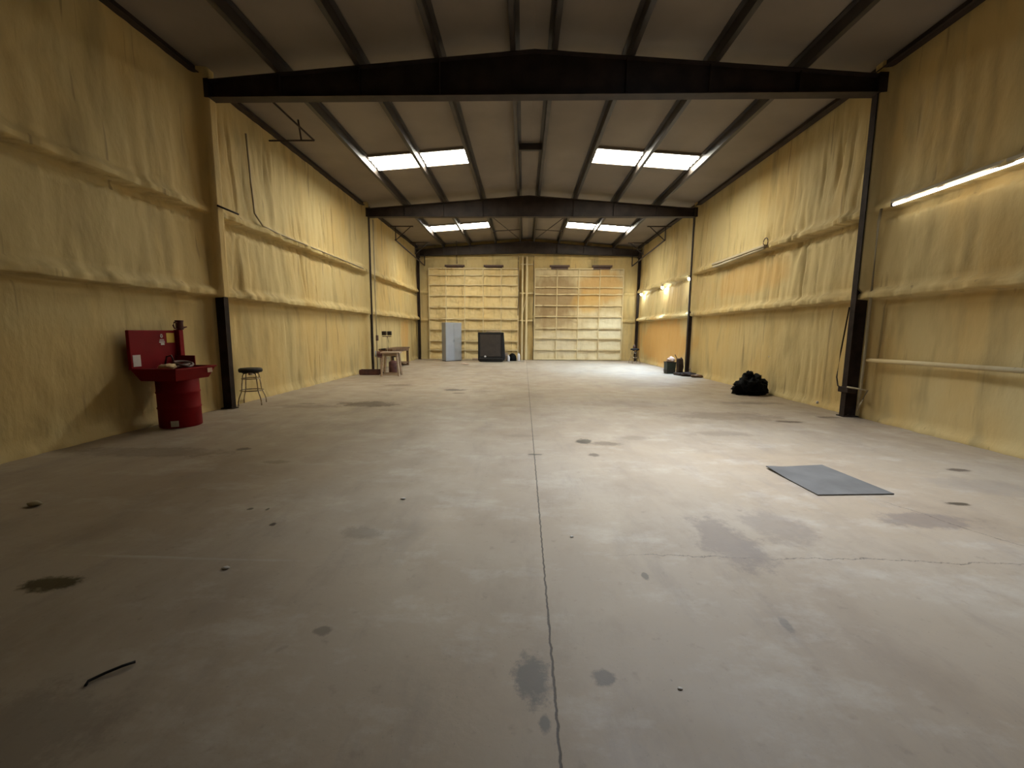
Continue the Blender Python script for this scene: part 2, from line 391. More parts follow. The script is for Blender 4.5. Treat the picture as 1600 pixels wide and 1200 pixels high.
# back wall: foam between the doors, jambs and the band over them
def back_off(x, z):
    n = lambda a, c, s=0: noise.noise(Vector((x*a+s*11, z*c+s*5, s*3.7+40)))
    o = .02*n(1, 1) + .008*n(6, 5, 1)
    for gz in (2.12, 3.58):
        o += .09*sstep(gz-.05, gz-.02, z)*(1-sstep(gz+.03, gz+.12, z))
    for xv in (-3.22, -2.2, 2.45, 3.55):
        if z > 4.95: o += .05*sstep(.07, .04, abs(x-xv))
    o += .06*sstep(5.42, 5.46, z)*(1-sstep(5.5, 5.56, z))
    return o
b = B()
xs = [-6.1 + .08*i for i in range(int(12.6/.08)+1)]; zs = [.06*i for i in range(int(6.42/.06)+1)]
g = [[b.verts.new((x, YC+.12-back_off(x, z), z)) for z in zs] for x in xs]
for i in range(len(xs)-1):
    for j in range(len(zs)-1): b.faces.new((g[i][j], g[i+1][j], g[i+1][j+1], g[i][j+1]))
struct('wall_back', b, m_foam_b, smooth=True)
b = B(); box(b, (XM, YC+.3, 3.2), (13, .2, 6.5)); struct('trim_1', b, m_foam_b)
b = B(); box(b, (XM, Y0-.1, 3.2), (13, .2, 6.5)); struct('wall_front', b, m_steel)  # unseen end wall, dark finish chosen to cut bounce light

# ceiling: sloping deck
b = B()
for s in (-1, 1):
    e = 6.5
    v = [b.verts.new(p) for p in ((XM, Y0-.2, deck_z(XM)), (XM+s*e, Y0-.2, deck_z(XM+e)), (XM+s*e, YC+.4, deck_z(XM+e)), (XM, YC+.4, deck_z(XM)))]
    w = [b.verts.new(q.co+Vector((0, 0, .12))) for q in v]
    b.faces.new(v); b.faces.new(w[::-1])
    for i in range(4): b.faces.new((v[i], v[(i+1) % 4], w[(i+1) % 4], w[i]))
struct('ceiling', b, m_deck)

# skylights = windows in the roof
k = 0
SKYL = [(x0, x1, yy, .93) for (x0, x1) in ((-4.22, -2.94), (-2.82, -1.56), (1.79, 3.09), (3.21, 4.56)) for yy in (11.68, 19.08)]
SKYL.append((1.80, 3.07, 4.33, 1.14))       # unseen panel added above the first-bay area light
for (x0, x1, yy, ln) in SKYL:
        k += 1
        b = B(); n = 48
        for i in range(n):
            ya = yy+ln*i/n; yb = yy+ln*(i+1)/n
            za = .010*math.sin(2*PI*ya/.23); zb = .010*math.sin(2*PI*yb/.23)
            b.faces.new([b.verts.new(p) for p in ((x0, ya, deck_z(x0)-.03+za), (x1, ya, deck_z(x1)-.03+za), (x1, yb, deck_z(x1)-.03+zb), (x0, yb, deck_z(x0)-.03+zb))])
        bmesh.ops.remove_doubles(b, verts=b.verts, dist=1e-4)
        bmesh.ops.solidify(b, geom=b.faces[:], thickness=.004)
        o = struct('window_%d' % k, b, m_sky if yy > 6 else m_clear)
        b = B()
        for yc in (yy-.015, yy+ln+.015):
            zc = (deck_z(x0)+deck_z(x1))/2
            ang = math.atan2(deck_z(x1)-deck_z(x0), x1-x0)
            box(b, ((x0+x1)/2, yc, zc-.03), (x1-x0, .03, .06), Euler((0, -ang, 0)))
        f = obj('window_frame', b, m_deck, o)

# ------------------------------------------------------------------ steel frame
def rafter(y, label, ends=(ZB, ZB), mid=ZB, grp='rafters'):
    hw = .10
    t = thing('roof_rafter', label, 'rafter', (XM, y, ZB))
    L_ = [(FL-.28, roof_z(FL-.28)-.02), (XM, roof_z(XM)-.02), (FR+.28, roof_z(FR+.28)-.02)]
    Bt = [(FL-.28, ends[0]), (XM, mid), (FR+.28, ends[1])]
    b = B()
    for i in (0, 1):
        f = [(L_[i][0], L_[i][1]), (L_[i+1][0], L_[i+1][1]), (Bt[i+1][0], Bt[i+1][1]), (Bt[i][0], Bt[i][1])]
        A = [b.verts.new((x-XM, -.006, z-ZB)) for x, z in f]; C = [b.verts.new((x-XM, .006, z-ZB)) for x, z in f]
        b.faces.new(A); b.faces.new(C[::-1])
        for q in range(4): b.faces.new((A[q], A[(q+1) % 4], C[(q+1) % 4], C[q]))
    for x in (-4.3, -2.9, -1.5, 1.7, 3.1, 4.6):            # stiffeners
        zt = roof_z(x)-.03; zb_ = Bt[0][1]+(Bt[1][1]-Bt[0][1])*(1-min(1, abs(x-XM)/5.8))
        box(b, (x-XM, 0, (zt+zb_)/2-ZB), (.012, .18, zt-zb_-.02))
    obj('web', b, m_steel, t)
    for nm, P, dz in (('top_flange', L_, 0), ('bottom_flange', Bt, 0)):
        b = B()
        for i in (0, 1):
            (xa, za), (xb, zb2) = P[i], P[i+1]
            v = [b.verts.new((x-XM, yy, z+dd-ZB)) for (x, z) in ((xa, za), (xb, zb2)) for yy in (-hw, hw) for dd in (-.008, .008)]
            bmesh.ops.convex_hull(b, input=v)
        obj(nm, b, m_steel, t)
    return t
rafter(YA, 'massive dark steel rafter spanning the roof nearest the camera')
rafter(YB, 'dark steel rafter across the roof between the two rows of skylights')
rafter(YC-.16, 'dark end rafter on top of the back wall above the doors', (5.50, 5.50), 5.66)

PX = [(-4.27, 'outermost purlin on the left roof slope'), (-2.87, 'purlin running between the two left skylights of each row'), (-1.50, 'purlin beside the inner edge of the left skylights'),
      (-.20, 'left purlin of the close pair under the ridge'), (.44, 'right purlin of the close pair under the ridge'),
      (1.74, 'purlin beside the inner edge of the right skylights'), (3.15, 'purlin running between the two right skylights of each row'), (4.62, 'outermost purlin on the right roof slope')]
for x, lab in PX:
    b = B(); s = -1 if x < XM else 1
    Lh = (YC-Y0)/2
    box(b, (0, 0, .1), (.012, 2*Lh, .2)); box(b, (.04*s, 0, .006), (.08, 2*Lh, .012)); box(b, (-.04*s, 0, .194), (.08, 2*Lh, .012)); box(b, (.078*s, 0, .02), (.008, 2*Lh, .03))
    o = obj('roof_purlin', b, m_purlin, loc=(x, (YC+Y0)/2, roof_z(x)-.008))
    tag(o, 'long dark steel '+lab, 'purlin')
for x, lab in ((-5.78, 'dark eave strut along the top of the left wall'), (6.03, 'dark eave strut along the top of the right wall')):
    b = B(); s = 1 if x < 0 else -1
    box(b, (0, 0, 0), (.10, YC-Y0, .14)); box(b, (.07*s, 0, -.06), (.06, YC-Y0, .012))
    tag(obj('eave_strut', b, m_steel, loc=(x, (YC+Y0)/2, 5.99)), lab, 'strut')
# ridge blocking between the pair
for y, lab in ((11.75, 'short dark cross brace between the ridge purlins near the closer skylights'), (17.0, 'short dark cross brace between the ridge purlins behind the second rafter')):
    b = B(); box(b, (0, 0, 0), (.60, .05, .16)); box(b, (0, .04, -.075), (.60, .08, .01))
    tag(obj('ridge_brace', b, m_purlin, loc=(.12, y, roof_z(XM)+.09)), lab, 'brace')
def steel_column(x, y, side, label, h=ZB, flange=.12, depth=.34, cut=False):
    t = thing('steel_column', label, 'column', (x, y, 0))
    b = B(); box(b, (side*.008, 0, h/2), (.014, flange, h)); obj('inner_flange', b, m_steel2, t)
    b = B(); box(b, (side*(depth/2+.008), 0, h/2), (depth-.014, .012, h)); obj('web', b, m_steel2, t)
    b = B(); box(b, (side*(depth+.008), 0, h/2), (.014, flange, h)); obj('outer_flange', b, m_steel2, t)
    b = B(); box(b, (side*depth/2, 0, .008), (depth+.06, flange+.06, .016))
    for sx in (.07, depth-.07):
        for sy in (-.07, .07): cyl(b, (side*sx, sy, .01), (side*sx, sy, .05), .014, seg=8)
    obj('base_plate', b, m_steel2, t)
    b = B(); box(b, (side*depth/2, 0, h+.15), (depth+.05, .2, .3)); obj('cap_plate', b, m_steel, t)
    return t
steel_column(FL, YA, -1, 'steel column by the black stool, dark at the foot and foamed over above')
steel_column(FR, YA, 1, 'dark steel column on the right wall beside the conduit')
steel_column(FL, YB, -1, 'thin dark steel column on the left wall behind the stacked shop tables')
steel_column(FR, YB, 1, 'dark steel column on the right wall beside the first flood lamp')
steel_column(FL-.03, YC-.2, -1, 'slim dark corner post left of the left door', h=5.4, flange=.1, depth=.12)
steel_column(FR+.05, YC-.2, 1, 'slim dark corner post right of the right door', h=5.4, flange=.1, depth=.12)

# pilaster posts between doors
POST = [(-.10, .10, 'slender foam-covered post nearest the left door'), (.13, .13, 'thickest foam-covered post between the two doors')]
for x, w, lab in POST:
    b = B(); box(b, (0, 0, 2.75), (w*.8, .12, 5.5)); tag(obj('door_post', b, m_rib, loc=(x, YC-.05, 0), bevel=.015), lab, 'post')
b = B(); cyl(b, (-.11, 0, 2.45), (.10, 0, 3.25), .022, seg=8); tag(obj('diagonal_strut', b, m_rib, loc=(.0, YC-.09, 0)), 'short slanting foam-covered strut between the posts beside the left door', 'strut')
for z in (2.12, 3.58, 5.1):
    b = B(); box(b, (0, 0, 0), (.70, .07, .06))
    tag(obj('cross_rail', b, m_rib, loc=(.13, YC-.03, z), bevel=.01), {2.12: 'lowest', 3.58: 'middle', 5.1: 'highest'}[z]+' foam-covered cross rail on the posts between the doors', 'rail')

# ------------------------------------------------------------------ big doors
def big_door(name, xs_, zs_, y, mt, seed, relief):
    t = bpy.data.objects.new(name, None); COL.objects.link(t); t.location = ((xs_[0]+xs_[-1])/2, y, 0); t['kind'] = 'structure'
    cx = t.location.x
    b = B()
    X = [xs_[0]+(xs_[-1]-xs_[0])*i/130 for i in range(131)]; Z = [zs_[0]+(zs_[-1]-zs_[0])*i/130 for i in range(131)]
    def off(x, z):
        dx = min(abs(x-a) for a in xs_); zz = [z-a for a in zs_]
        up = min([q for q in zz if q >= 0] or [9])
        n = noise.noise(Vector((x*1.3, z*2.2, seed)))*.5+noise.noise(Vector((x*4, z*5, seed+4)))*.35+noise.noise(Vector((x*9, z*11, seed+9)))*.2
        edge = sstep(0, .22, dx)
        return relief*(n*.9 - .5*edge) + .03*(1-sstep(0, .3, up))
    gg = [[b.verts.new((x-cx, -off(x, z), z)) for z in Z] for x in X]
    for i in range(130):
        for j in range(130): b.faces.new((gg[i][j], gg[i+1][j], gg[i+1][j+1], gg[i][j+1]))
    obj('foam_panel', b, mt, t, smooth=True)
    rnd = random.Random(seed)
    for z in zs_:
        b = B(); N = 40; pts = []
        prev = None
        for i in range(N+1):
            x = xs_[0]+(xs_[-1]-xs_[0])*i/N
            dz = .018*noise.noise(Vector((x*2.2, z*3, seed))); dd = .055+.03*noise.noise(Vector((x*3, z, seed+3)))
            w = .028+.014*noise.noise(Vector((x*4, z*2, seed+6)))
            ring = [b.verts.new((x-cx, -q*dd-.012*relief/.04*1, z+dz+s*w)) for q, s in ((0, -1), (1, -1), (1, 1), (0, 1))]
            if prev:
                for k_ in range(4): b.faces.new((prev[k_], prev[(k_+1) % 4], ring[(k_+1) % 4], ring[k_]))
            prev = ring
        obj('horizontal_rail', b, m_rib, t, smooth=False)
    for x in xs_:
        b = B(); box(b, (x-cx, -.03, (zs_[0]+zs_[-1])/2), (.05, .10, zs_[-1]-zs_[0])); obj('vertical_stile', b, m_rib, t, bevel=.01)
    return t
big_door('door_1', [-5.15, -4.23, -3.22, -2.22, -1.25, -.32], [.03, .52, 1.01, 1.63, 2.2, 2.83, 3.44, 4.01, 4.52, 4.87], YC-.03, m_foam_d1, 1, .055)
big_door('door_2', [.56, 1.75, 2.9, 4.03, 5.27], [.06, .57, 1.19, 1.74, 2.36, 2.94, 3.54, 3.9, 4.5, 4.87], YC-.0, m_foam_d2, 5, .03)
for x, lab in ((-3.73, 'brown metal track cover above the left door, left of its pair'), (-1.65, 'brown metal track cover above the left door, nearest the centre post'),
               (1.86, 'brown metal track cover above the right door, nearest the centre post'), (4.10, 'brown metal track cover above the right door, nearest the right wall')):
    t = thing('track_cover', lab, 'track cover', (x, YC-.06, 5.0), group=None)
    b = B(); box(b, (0, -.06, 0), (1.05, .16, .09)); obj('hood', b, m_brownmetal, t, bevel=.01)
    b = B(); box(b, (0, .0, -.10), (.9, .05, .12)); obj('back_plate', b, m_brownmetal, t)
# dark hanging cables beside doors
for x, z0, z1, lab in ((-.32, 2.4, 5.5, 'thin dark cable hanging beside the right edge of the left door'), (.50, .0, 5.5, 'thin dark cable hanging along the left edge of the right door')):
    b = B(); tube(b, [(.02*math.sin(z*2.1), 0, z) for z in [z0+(z1-z0)*i/20 for i in range(21)]], .018, 6)
    tag(obj('cable', b, m_steel, loc=(x, YC-.16, 0)), lab, 'cable')
b = B(); tube(b, [(0, 0, 5.05), (0, 0, 5.6), (-.02, -.02, 6.2)], .02, 6); tag(obj('drop_rod', b, m_steel, loc=(-3.55, YC-.5, .0)), 'short dark rod hanging from the roof above the left door', 'rod')

# track brackets up in the last bay (angle iron frames) and one lone bracket in the middle bay
def bracket(x, y, s, label, scale=1.0):
    t = thing('angle_bracket', label, 'bracket', (x, y, 5.75))
    w = .95*scale; hh = .55*scale
    b = B(); box(b, (s*w/2, 0, 0), (w, .04, .04)); obj('top_bar', b, m_steel, t)
    b = B(); box(b, (s*.22, 0, -hh/2), (.035, .035, hh)); obj('upright', b, m_steel, t)
    b = B(); cyl(b, (s*.22, 0, -hh), (s*w*.9, 0, 0), .018, seg=6); obj('diagonal', b, m_steel, t)
bracket(-5.5, 17.6, 1, 'angle iron bracket under the left eave, nearer of the two in the last bay')
bracket(-5.5, 20.7, 1, 'angle iron bracket under the left eave, farther one close to the back wall')
bracket(5.85, 17.6, -1, 'angle iron bracket under the right eave, nearer of the two in the last bay')
bracket(5.85, 20.7, -1, 'angle iron bracket under the right eave, farther one close to the back wall')
for x, lab in ((-5.3, 'slanting dark track rail under the left eave by the back wall'), (5.62, 'slanting dark track rail under the right eave by the back wall')):
    b = B(); cyl(b, (0, 17.6, 5.22), (0, 22.7, 4.98), .03, seg=8); cyl(b, (0, 22.7, 4.98), (0, 22.7, 5.55), .03, seg=8)
    tag(obj('track_rail', b, m_steel, loc=(x, 0, 0)), lab, 'rail')
t = thing('angle_bracket', 'lone triangular bracket hanging from the left eave behind the near rafter', 'bracket', (-5.62, 9.6, 5.62))
b = B(); cyl(b, (0, 0, 0), (1.0, 0, 0), .018, seg=6); obj('lower_bar', b, m_steel, t)
b = B(); cyl(b, (1.0, 0, 0), (.55, -1.1, .42), .02, seg=6); obj('long_brace', b, m_steel, t)
b = B(); cyl(b, (.72, 0, 0), (.72, -.1, .38), .018, seg=6); obj('upright', b, m_steel, t)
# roof rod bracing in the last bay
for pts, lab in (([(-1.45, 16.6, 6.0), (-.3, 21.5, 6.12)], 'thin cross rod in the roof between ridge and inner left skylight'), ([(1.7, 16.6, 6.0), (.55, 21.5, 6.12)], 'thin cross rod in the roof between ridge and inner right skylight'),
                 ([(-1.45, 19.6, 6.02), (-.22, 19.6, 6.1)], 'thin level rod tying the ridge to the inner left purlin'), ([(1.7, 19.6, 6.02), (.47, 19.6, 6.1)], 'thin level rod tying the ridge to the inner right purlin')):
    b = B(); tube(b, pts, .016, 6); tag(obj('brace_rod', b, m_steel), lab, 'rod')

# ------------------------------------------------------------------ lamps
def flood(y, mt, lab, x=5.98, z=3.50):
    t = thing('flood_lamp', lab, 'lamp', (x, y, z))
    b = B(); lathe(b, [(.03, .11), (.045, .10), (.05, .05), (.075, .02), (.08, .0), (.07, .005), (.04, .04)], seg=16); obj('housing', b, m_galv, t, smooth=True)
    b = B(); blob(b, (0, 0, -.03), (.055, .055, .06), 0, sub=2); obj('bulb', b, mt, t, smooth=True)
    b = B(); box(b, (.07, 0, .13), (.20, .04, .03)); obj('arm', b, m_galv, t)
flood(15.72, m_bulb1, 'glowing cool white flood lamp beside the right column, nearest of three')
flood(18.72, m_bulb2, 'glowing flood lamp on the right wall, middle of three')
flood(22.0, m_bulb2, 'glowing flood lamp on the right wall nearest the back door')
t = thing('tube_light', 'long lit fluorescent tube on the upper ledge of the right wall near the camera', 'lamp', (5.97, 6.05, 3.62))
b = B(); tube(b, [(0, -1.2, -.02), (0, 1.22, -.02)], .022, 12); obj('tube', b, m_tube, t, smooth=True)
b = B(); box(b, (.03, 0, .035), (.13, 2.5, .05)); obj('housing', b, m_galv, t, bevel=.008)
for s in (-1, 1):
    b = B(); box(b, (0, s*1.235, -.01), (.05, .03, .07)); obj('end_cap', b, m_steel2, t)
t = thing('tube_light', 'unlit fluorescent fixture on the right wall ledge with a cable loop', 'lamp', (5.93, 12.3, 3.64))
b = B(); tube(b, [(0, -1.4, -.03), (0, 1.4, -.05)], .03, 10); obj('tube', b, m_tubeoff, t, smooth=True)
b = B(); box(b, (.03, 0, .03), (.14, 2.9, .06)); obj('housing', b, m_tubeoff, t, bevel=.01)
b = B(); tube(b, [(0, -1.45+.10*math.cos(a), .10+.11*math.sin(a)) for a in [2*PI*i/20 for i in range(20)]], .012, 6, True); obj('cable_loop', b, m_brownmetal, t)

# ------------------------------------------------------------------ conduits and pipes
def pipe(pts, r, mt, lab, cat='conduit', name='conduit'):
    b = B(); tube(b, pts, r, 8); return tag(obj(name, b, mt, smooth=True), lab, cat)
pipe([(6.03, 7.58, 3.62), (5.99, 7.56, 3.4), (6.0, 7.56, 2.1), (6.02, 7.58, 1.0), (6.02, 7.6, .15)], .022, m_galv, 'pale vertical conduit on the right wall beside the near dark column')
pipe([(6.06, 7.56, 1.06), (6.09, 6.7, 1.07), (6.10, 5.25, 1.08)], .035, m_rib, 'foam-spattered horizontal rail low on the right wall nearest the camera', 'rail', 'wall_rail')
pipe([(5.93, 7.93, 2.0), (5.97, 8.08, 1.2), (5.97, 8.12, .7), (5.92, 8.0, .55), (5.9, 7.9, .53)], .012, m_steel2, 'thin dark wire curving down beside the near right column', 'wire', 'wire')
pipe([(5.88, 7.72, .56), (5.95, 7.55, .55), (6.03, 7.45, .53), (5.98, 7.5, .3), (6.0, 7.56, .2)], .015, m_galv, 'short pale pipe with a bend at the foot of the right column', 'pipe', 'pipe')
b = B(); box(b, (0, 0, 0), (.16, .24, .10)); tag(obj('junction_box', b, m_steel2, loc=(5.95, YA-.02, .50), bevel=.01), 'small metal box strapped low on the near right column', 'box')
pipe([(-5.74, 9.0, 5.5), (-5.72, 9.02, 4.6), (-5.70, 9.05, 3.95), (-5.66, 9.25, 3.74), (-5.64, 9.8, 3.70), (-5.64, 14.9, 3.68)], .018, m_galv, 'conduit dropping down the left wall and running along the ledge')
pipe([(-5.55, 7.75, 3.73), (-5.48, 8.2, 3.70)], .018, m_steel2, 'short dark rod crossing the left column at the upper ledge', 'rod', 'rod')
pipe([(-5.5, 15.62, 5.5), (-5.5, 15.62, 0.0)], .02, m_galv, 'thin pale conduit running down beside the far left column')
b = B(); box(b, (0, 0, 0), (.06, .14, .2)); tag(obj('switch_box', b, m_brownmetal, loc=(-5.48, 15.62, 1.25), bevel=.008), 'small dark switch box on the conduit by the far left column', 'switch')

# ------------------------------------------------------------------ red parts washer
t = thing('parts_washer', 'red drum-mounted parts washer with a square sink and tall back panel', 'parts washer', (-5.42, 6.38, 0))
ox, oy = -5.42, 6.38
def lx(x): return x-ox
def ly(y): return y-oy
b = B(); lathe(b, [(.268, 0), (.275, .01), (.275, .28), (.285, .30), (.275, .32), (.275, .52), (.285, .54), (.275, .56), (.275, .74), (.26, .76)], seg=40)
drum = obj('drum', b, m_red, t, smooth=True)
b = B(); box(b, (.12, -.262, .075), (.10, .006, .09), Euler((0, 0, .42))); obj('drum_label', b, m_white, drum)
# basin as hollow tub
b = B()
x0, x1, y0, y1 = lx(-5.74), lx(-5.07), ly(5.95), ly(6.74); zb, zt = .74, .93
def ringv(i, z): return [b.verts.new(p) for p in ((x0+i, y0+i, z), (x1-i, y0+i, z), (x1-i, y1-i, z), (x0+i, y1-i, z))]
R = [ringv(.07, zb), ringv(0, zt-.02), ringv(-.015, zt-.02), ringv(-.015, zt), ringv(.02, zt), ringv(.09, zb+.03)]
for A, C in zip(R, R[1:]):
    for i in range(4): b.faces.new((A[i], A[(i+1) % 4], C[(i+1) % 4], C[i]))
b.faces.new(R[0][::-1]); b.faces.new(R[-1])
basin = obj('basin', b, m_red, t)
b = B(); box(b, (lx(-5.072), ly(6.62), .86), (.005, .10, .07), Euler((0, .0, 0))); obj('basin_label', b, m_pink, basin)
b = B(); box(b, (lx(-5.735), ly(6.37), 1.20), (.05, .87, .58)); bp_ = obj('back_panel', b, m_red, t, bevel=.012)
b = B(); box(b, (lx(-5.69), ly(6.80), 1.20), (.10, .09, .60)); obj('corner_post', b, m_red, t, bevel=.01)
b = B(); box(b, (lx(-5.56), ly(6.73), 1.0), (.34, .02, .17)); obj('side_splash', b, m_red, t, bevel=.005)
b = B(); box(b, (lx(-5.708), ly(6.655), 1.37), (.004, .15, .155)); obj('yellow_notice', b, m_yellow, bp_)['label'] = 'yellow notice sheet'
b = B(); box(b, (lx(-5.708), ly(6.03), 1.04), (.004, .125, .17)); obj('white_notice', b, m_white, bp_)['label'] = 'white notice sheet'
b = B(); XX = lx(-5.708)
for (yy, zz, w, h2) in ((6.49, 1.425, .03, .012), (6.475, 1.40, .012, .03), (6.505, 1.40, .012, .03), (6.49, 1.38, .022, .012), (6.49, 1.345, .075, .008), (6.49, 1.328, .09, .008), (6.49, 1.305, .10, .018), (6.50, 1.275, .065, .03)):
    box(b, (XX, ly(yy), zz), (.004, w, h2))
obj('warning_symbol', b, m_white, bp_)
b = B(); tube(b, [(lx(-5.66), ly(6.45), .93), (lx(-5.62), ly(6.45), 1.08), (lx(-5.52), ly(6.42), 1.1), (lx(-5.47), ly(6.4), 1.02)], .012, 8); obj('spout', b, m_rust, t, smooth=True)
# things on the washer
t = thing('metal_jug', 'dark red metal jug with a handle standing on top of the parts washer', 'jug', (-5.66, 6.80, 1.50))
b = B(); lathe(b, [(.045, 0), (.055, .01), (.052, .11), (.06, .15), (.055, .155), (.045, .14), (.04, .02)], seg=20); obj('body', b, m_darkred, t, smooth=True)
b = B(); tube(b, [(-.0, -.05, .12), (0, -.10, .12), (0, -.125, .07), (0, -.10, .02), (0, -.05, .015)], .011, 8); obj('handle', b, m_darkred, t, smooth=True)
b = B(); cyl(b, (.01, .03, .03), (.04, .10, .05), .018, .008, 10); obj('spout', b, m_darkred, t)
b = B(); blob(b, (0, 0, .05), (.10, .17, .05), .45, 2.5, 3, flat=.0); tag(obj('rag', b, m_tan, loc=(-5.42, 6.22, .885), rot=(0, 0, .5), smooth=True), 'crumpled tan rag lying in the sink of the parts washer', 'rag')
b = B(); tube(b, [(.10*math.cos(a), .14*math.sin(a), .03+.08*abs(math.sin(a*.5))) for a in [2*PI*i/24 for i in range(24)]], .02, 8, True)
tube(b, [(.06*math.cos(a), .09*math.sin(a), .02+.05*abs(math.sin(a*.5+1))) for a in [2*PI*i/20 for i in range(20)]], .018, 8, True)
tag(obj('hose_coil', b, simple('dusty_hose', (.16, .10, .09), .6), loc=(-5.40, 6.50, .89), smooth=True), 'coiled greyish hose in the sink beside the tan rag', 'hose')

# ------------------------------------------------------------------ bar stools
def make_stool(loc, rz, label):
    t = thing('bar_stool', label, 'stool', loc, rz, None)
    b = B(); lathe(b, [(.15, .655), (.20, .66), (.212, .675), (.215, .70), (.21, .725), (.19, .74), (.10, .748), (0.001, .75)], seg=32); obj('seat', b, m_black, t, smooth=True)
    b = B(); cyl(b, (0, 0, .60), (0, 0, .66), .05); box(b, (0, 0, .64), (.30, .03, .015)); box(b, (0, 0, .64), (.03, .30, .015)); obj('swivel_plate', b, m_chrome, t)
    for k in range(4):
        a = PI/4+k*PI/2; c, s = math.cos(a), math.sin(a)
        b = B(); pts = [(.08, .64), (.14, .635), (.165, .60), (.175, .52), (.19, .42), (.20, .30), (.225, .24), (.262, .16), (.285, .08), (.287, .0)]
        tube(b, [(r*c, r*s, z) for r, z in pts], .0115, 8); obj('leg', b, m_chrome, t, smooth=True)
    for z, r in ((.53, .165), (.29, .205)):
        b = B(); tube(b, [(r*math.cos(2*PI*i/32), r*math.sin(2*PI*i/32), z) for i in range(32)], .011, 8, True)
        obj('upper_ring' if z > .4 else 'foot_ring', b, m_chrome, t, smooth=True)
    return t
st = make_stool((-5.54, 8.33, 0), .35, 'black-topped chrome bar stool beside the near left column')
dup(st, (5.55, 21.15, 0), .2, 'far bar stool with dark seat by the orange part of the right wall')
b = B(); blob(b, (0, 0, .05), (.06, .07, .11), .4, 3, 2, flat=0); cyl(b, (.0, .0, .1), (.01, 0, .24), .018, .01, 8)
tag(obj('spray_bottle', b, m_brownmetal, loc=(5.52, 21.15, .752), smooth=True), 'small dark bottle standing on the far bar stool', 'bottle')

# ------------------------------------------------------------------ shop tables and clutter on the left
t = thing('wooden_stand', 'pale wooden stand with splayed legs in front of the brown bench', 'stand', (-4.50, 14.15, 0), .12)
b = B(); box(b, (0, 0, .79), (.62, .55, .05)); obj('top', b, m_wood, t, bevel=.006)
for sx in (-1, 1):
    for sy in (-1, 1):
        b = B(); P0 = Vector((sx*.29, sy*.25, 0)); P1 = Vector((sx*.22, sy*.21, .77))
        box(b, (P0+P1)/2, (.07, .05, .775), (P1-P0).to_track_quat('Z', 'Y').to_euler()); obj('leg', b, m_wood, t)
for sy in (-1, 1):
    b = B(); box(b, (0, sy*.25, .06), (.52, .03, .06)); obj('lower_rail', b, m_wood, t)
    b = B(); box(b, (0, sy*.21, .72), (.46, .025, .09)); obj('apron', b, m_wood, t)
t = thing('workbench', 'long brown workbench along the left wall behind the pale stand', 'workbench', (-5.42, 17.6, 0))
b = B(); box(b, (0, 0, .78), (.55, 2.5, .07)); obj('bench_top', b, m_woodb, t, bevel=.006)
b = B(); box(b, (0, 0, .70), (.50, 2.4, .09)); obj('apron', b, m_woodb, t)
for sx in (-1, 1):
    for sy in (-1, 1):
        b = B(); box(b, (sx*.21, sy*1.12, .36), (.09, .09, .72)); obj('leg', b, m_woodb, t)
b = B(); box(b, (0, .75, .14), (.46, .85, .05)); obj('lower_shelf', b, m_woodb, t)
b = B(); box(b, (0, 1.12, .03), (.5, .12, .06)); obj('foot_rail', b, m_woodb, t)
t = thing('steel_channel', 'dark rusty steel channel lying on the floor by the left column', 'steel beam', (-5.30, 14.30, 0), .12)
b = B(); box(b, (0, 0, .02), (.66, .22, .015)); box(b, (0, -.11, .10), (.66, .015, .18)); box(b, (0, .11, .10), (.66, .015, .18)); obj('channel', b, m_rust, t)
b = B(); lathe(b, [(.05, -.01), (.085, -.01), (.085, .02), (.05, .02)], seg=20); rg = obj('end_ring', b, m_rust, t, rot=(0, PI/2, 0)); rg.location = (-.345, 0, .10)
t = thing('pedestal_grinder', 'small dark bench grinder on a thin pedestal left of the pale stand', 'grinder', (-5.14, 14.95, 0), .3)
b = B(); cyl(b, (0, 0, .02), (0, 0, .56), .03); obj('pedestal', b, m_wood, t)
b = B(); lathe(b, [(.16, 0), (.16, .02), (.05, .05)]); obj('foot', b, m_steel2, t)
b = B(); cyl(b, (-.12, 0, .70), (.12, 0, .70), .09); box(b, (0, 0, .60), (.2, .16, .06)); obj('motor', b, m_rust, t, bevel=.005)
for s in (-1, 1):
    b = B(); cyl(b, (s*.15, 0, .70), (s*.19, 0, .70), .11, seg=20); obj('wheel', b, m_grey if s < 0 else m_steel, t)
b = B(); box(b, (.1, 0, .86), (.16, .06, .05)); obj('shield', b, m_black, t)
t = thing('work_light', 'twin-headed work light on a thin tripod near the left wall', 'work light', (-5.22, 15.95, 0))
for k in range(3):
    a = k*2*PI/3+.4
    b = B(); tube(b, [(0, 0, .55), (.28*math.cos(a), .28*math.sin(a), 0)], .01, 6); obj('leg', b, m_galv, t)
b = B(); cyl(b, (0, 0, .45), (0, 0, 1.30), .011, seg=8); obj('pole', b, m_galv, t)
b = B(); box(b, (0, 0, 1.31), (.34, .03, .03)); obj('crossbar', b, m_rust, t)
for s in (-1, 1):
    b = B(); box(b, (s*.10, 0, 1.43), (.16, .10, .15), Euler((.1, 0, s*.15))); hd = obj('lamp_head', b, m_steel, t, bevel=.01)
    b = B(); box(b, (s*.10, -.056, 1.43), (.11, .01, .10), Euler((.1, 0, s*.15))); obj('lens', b, m_steel2, hd)
b = B(); tube(b, [(.02, 0, 1.3), (.05, 0, 1.1), (.04, 0, .9), (.03, 0, .85)], .008, 6); obj('cord', b, m_steel, t)
t = thing('metal_canister', 'dark reddish canister standing behind the pale wooden stand', 'canister', (-4.72, 15.05, 0))
b = B(); lathe(b, [(.15, 0), (.16, .02), (.16, .38), (.14, .42), (.05, .46)], seg=24); obj('body', b, m_rust, t, smooth=True)
b = B(); cyl(b, (0, 0, .46), (0, 0, .6), .03); box(b, (.03, 0, .6), (.14, .04, .05)); obj('handle', b, m_black, t)

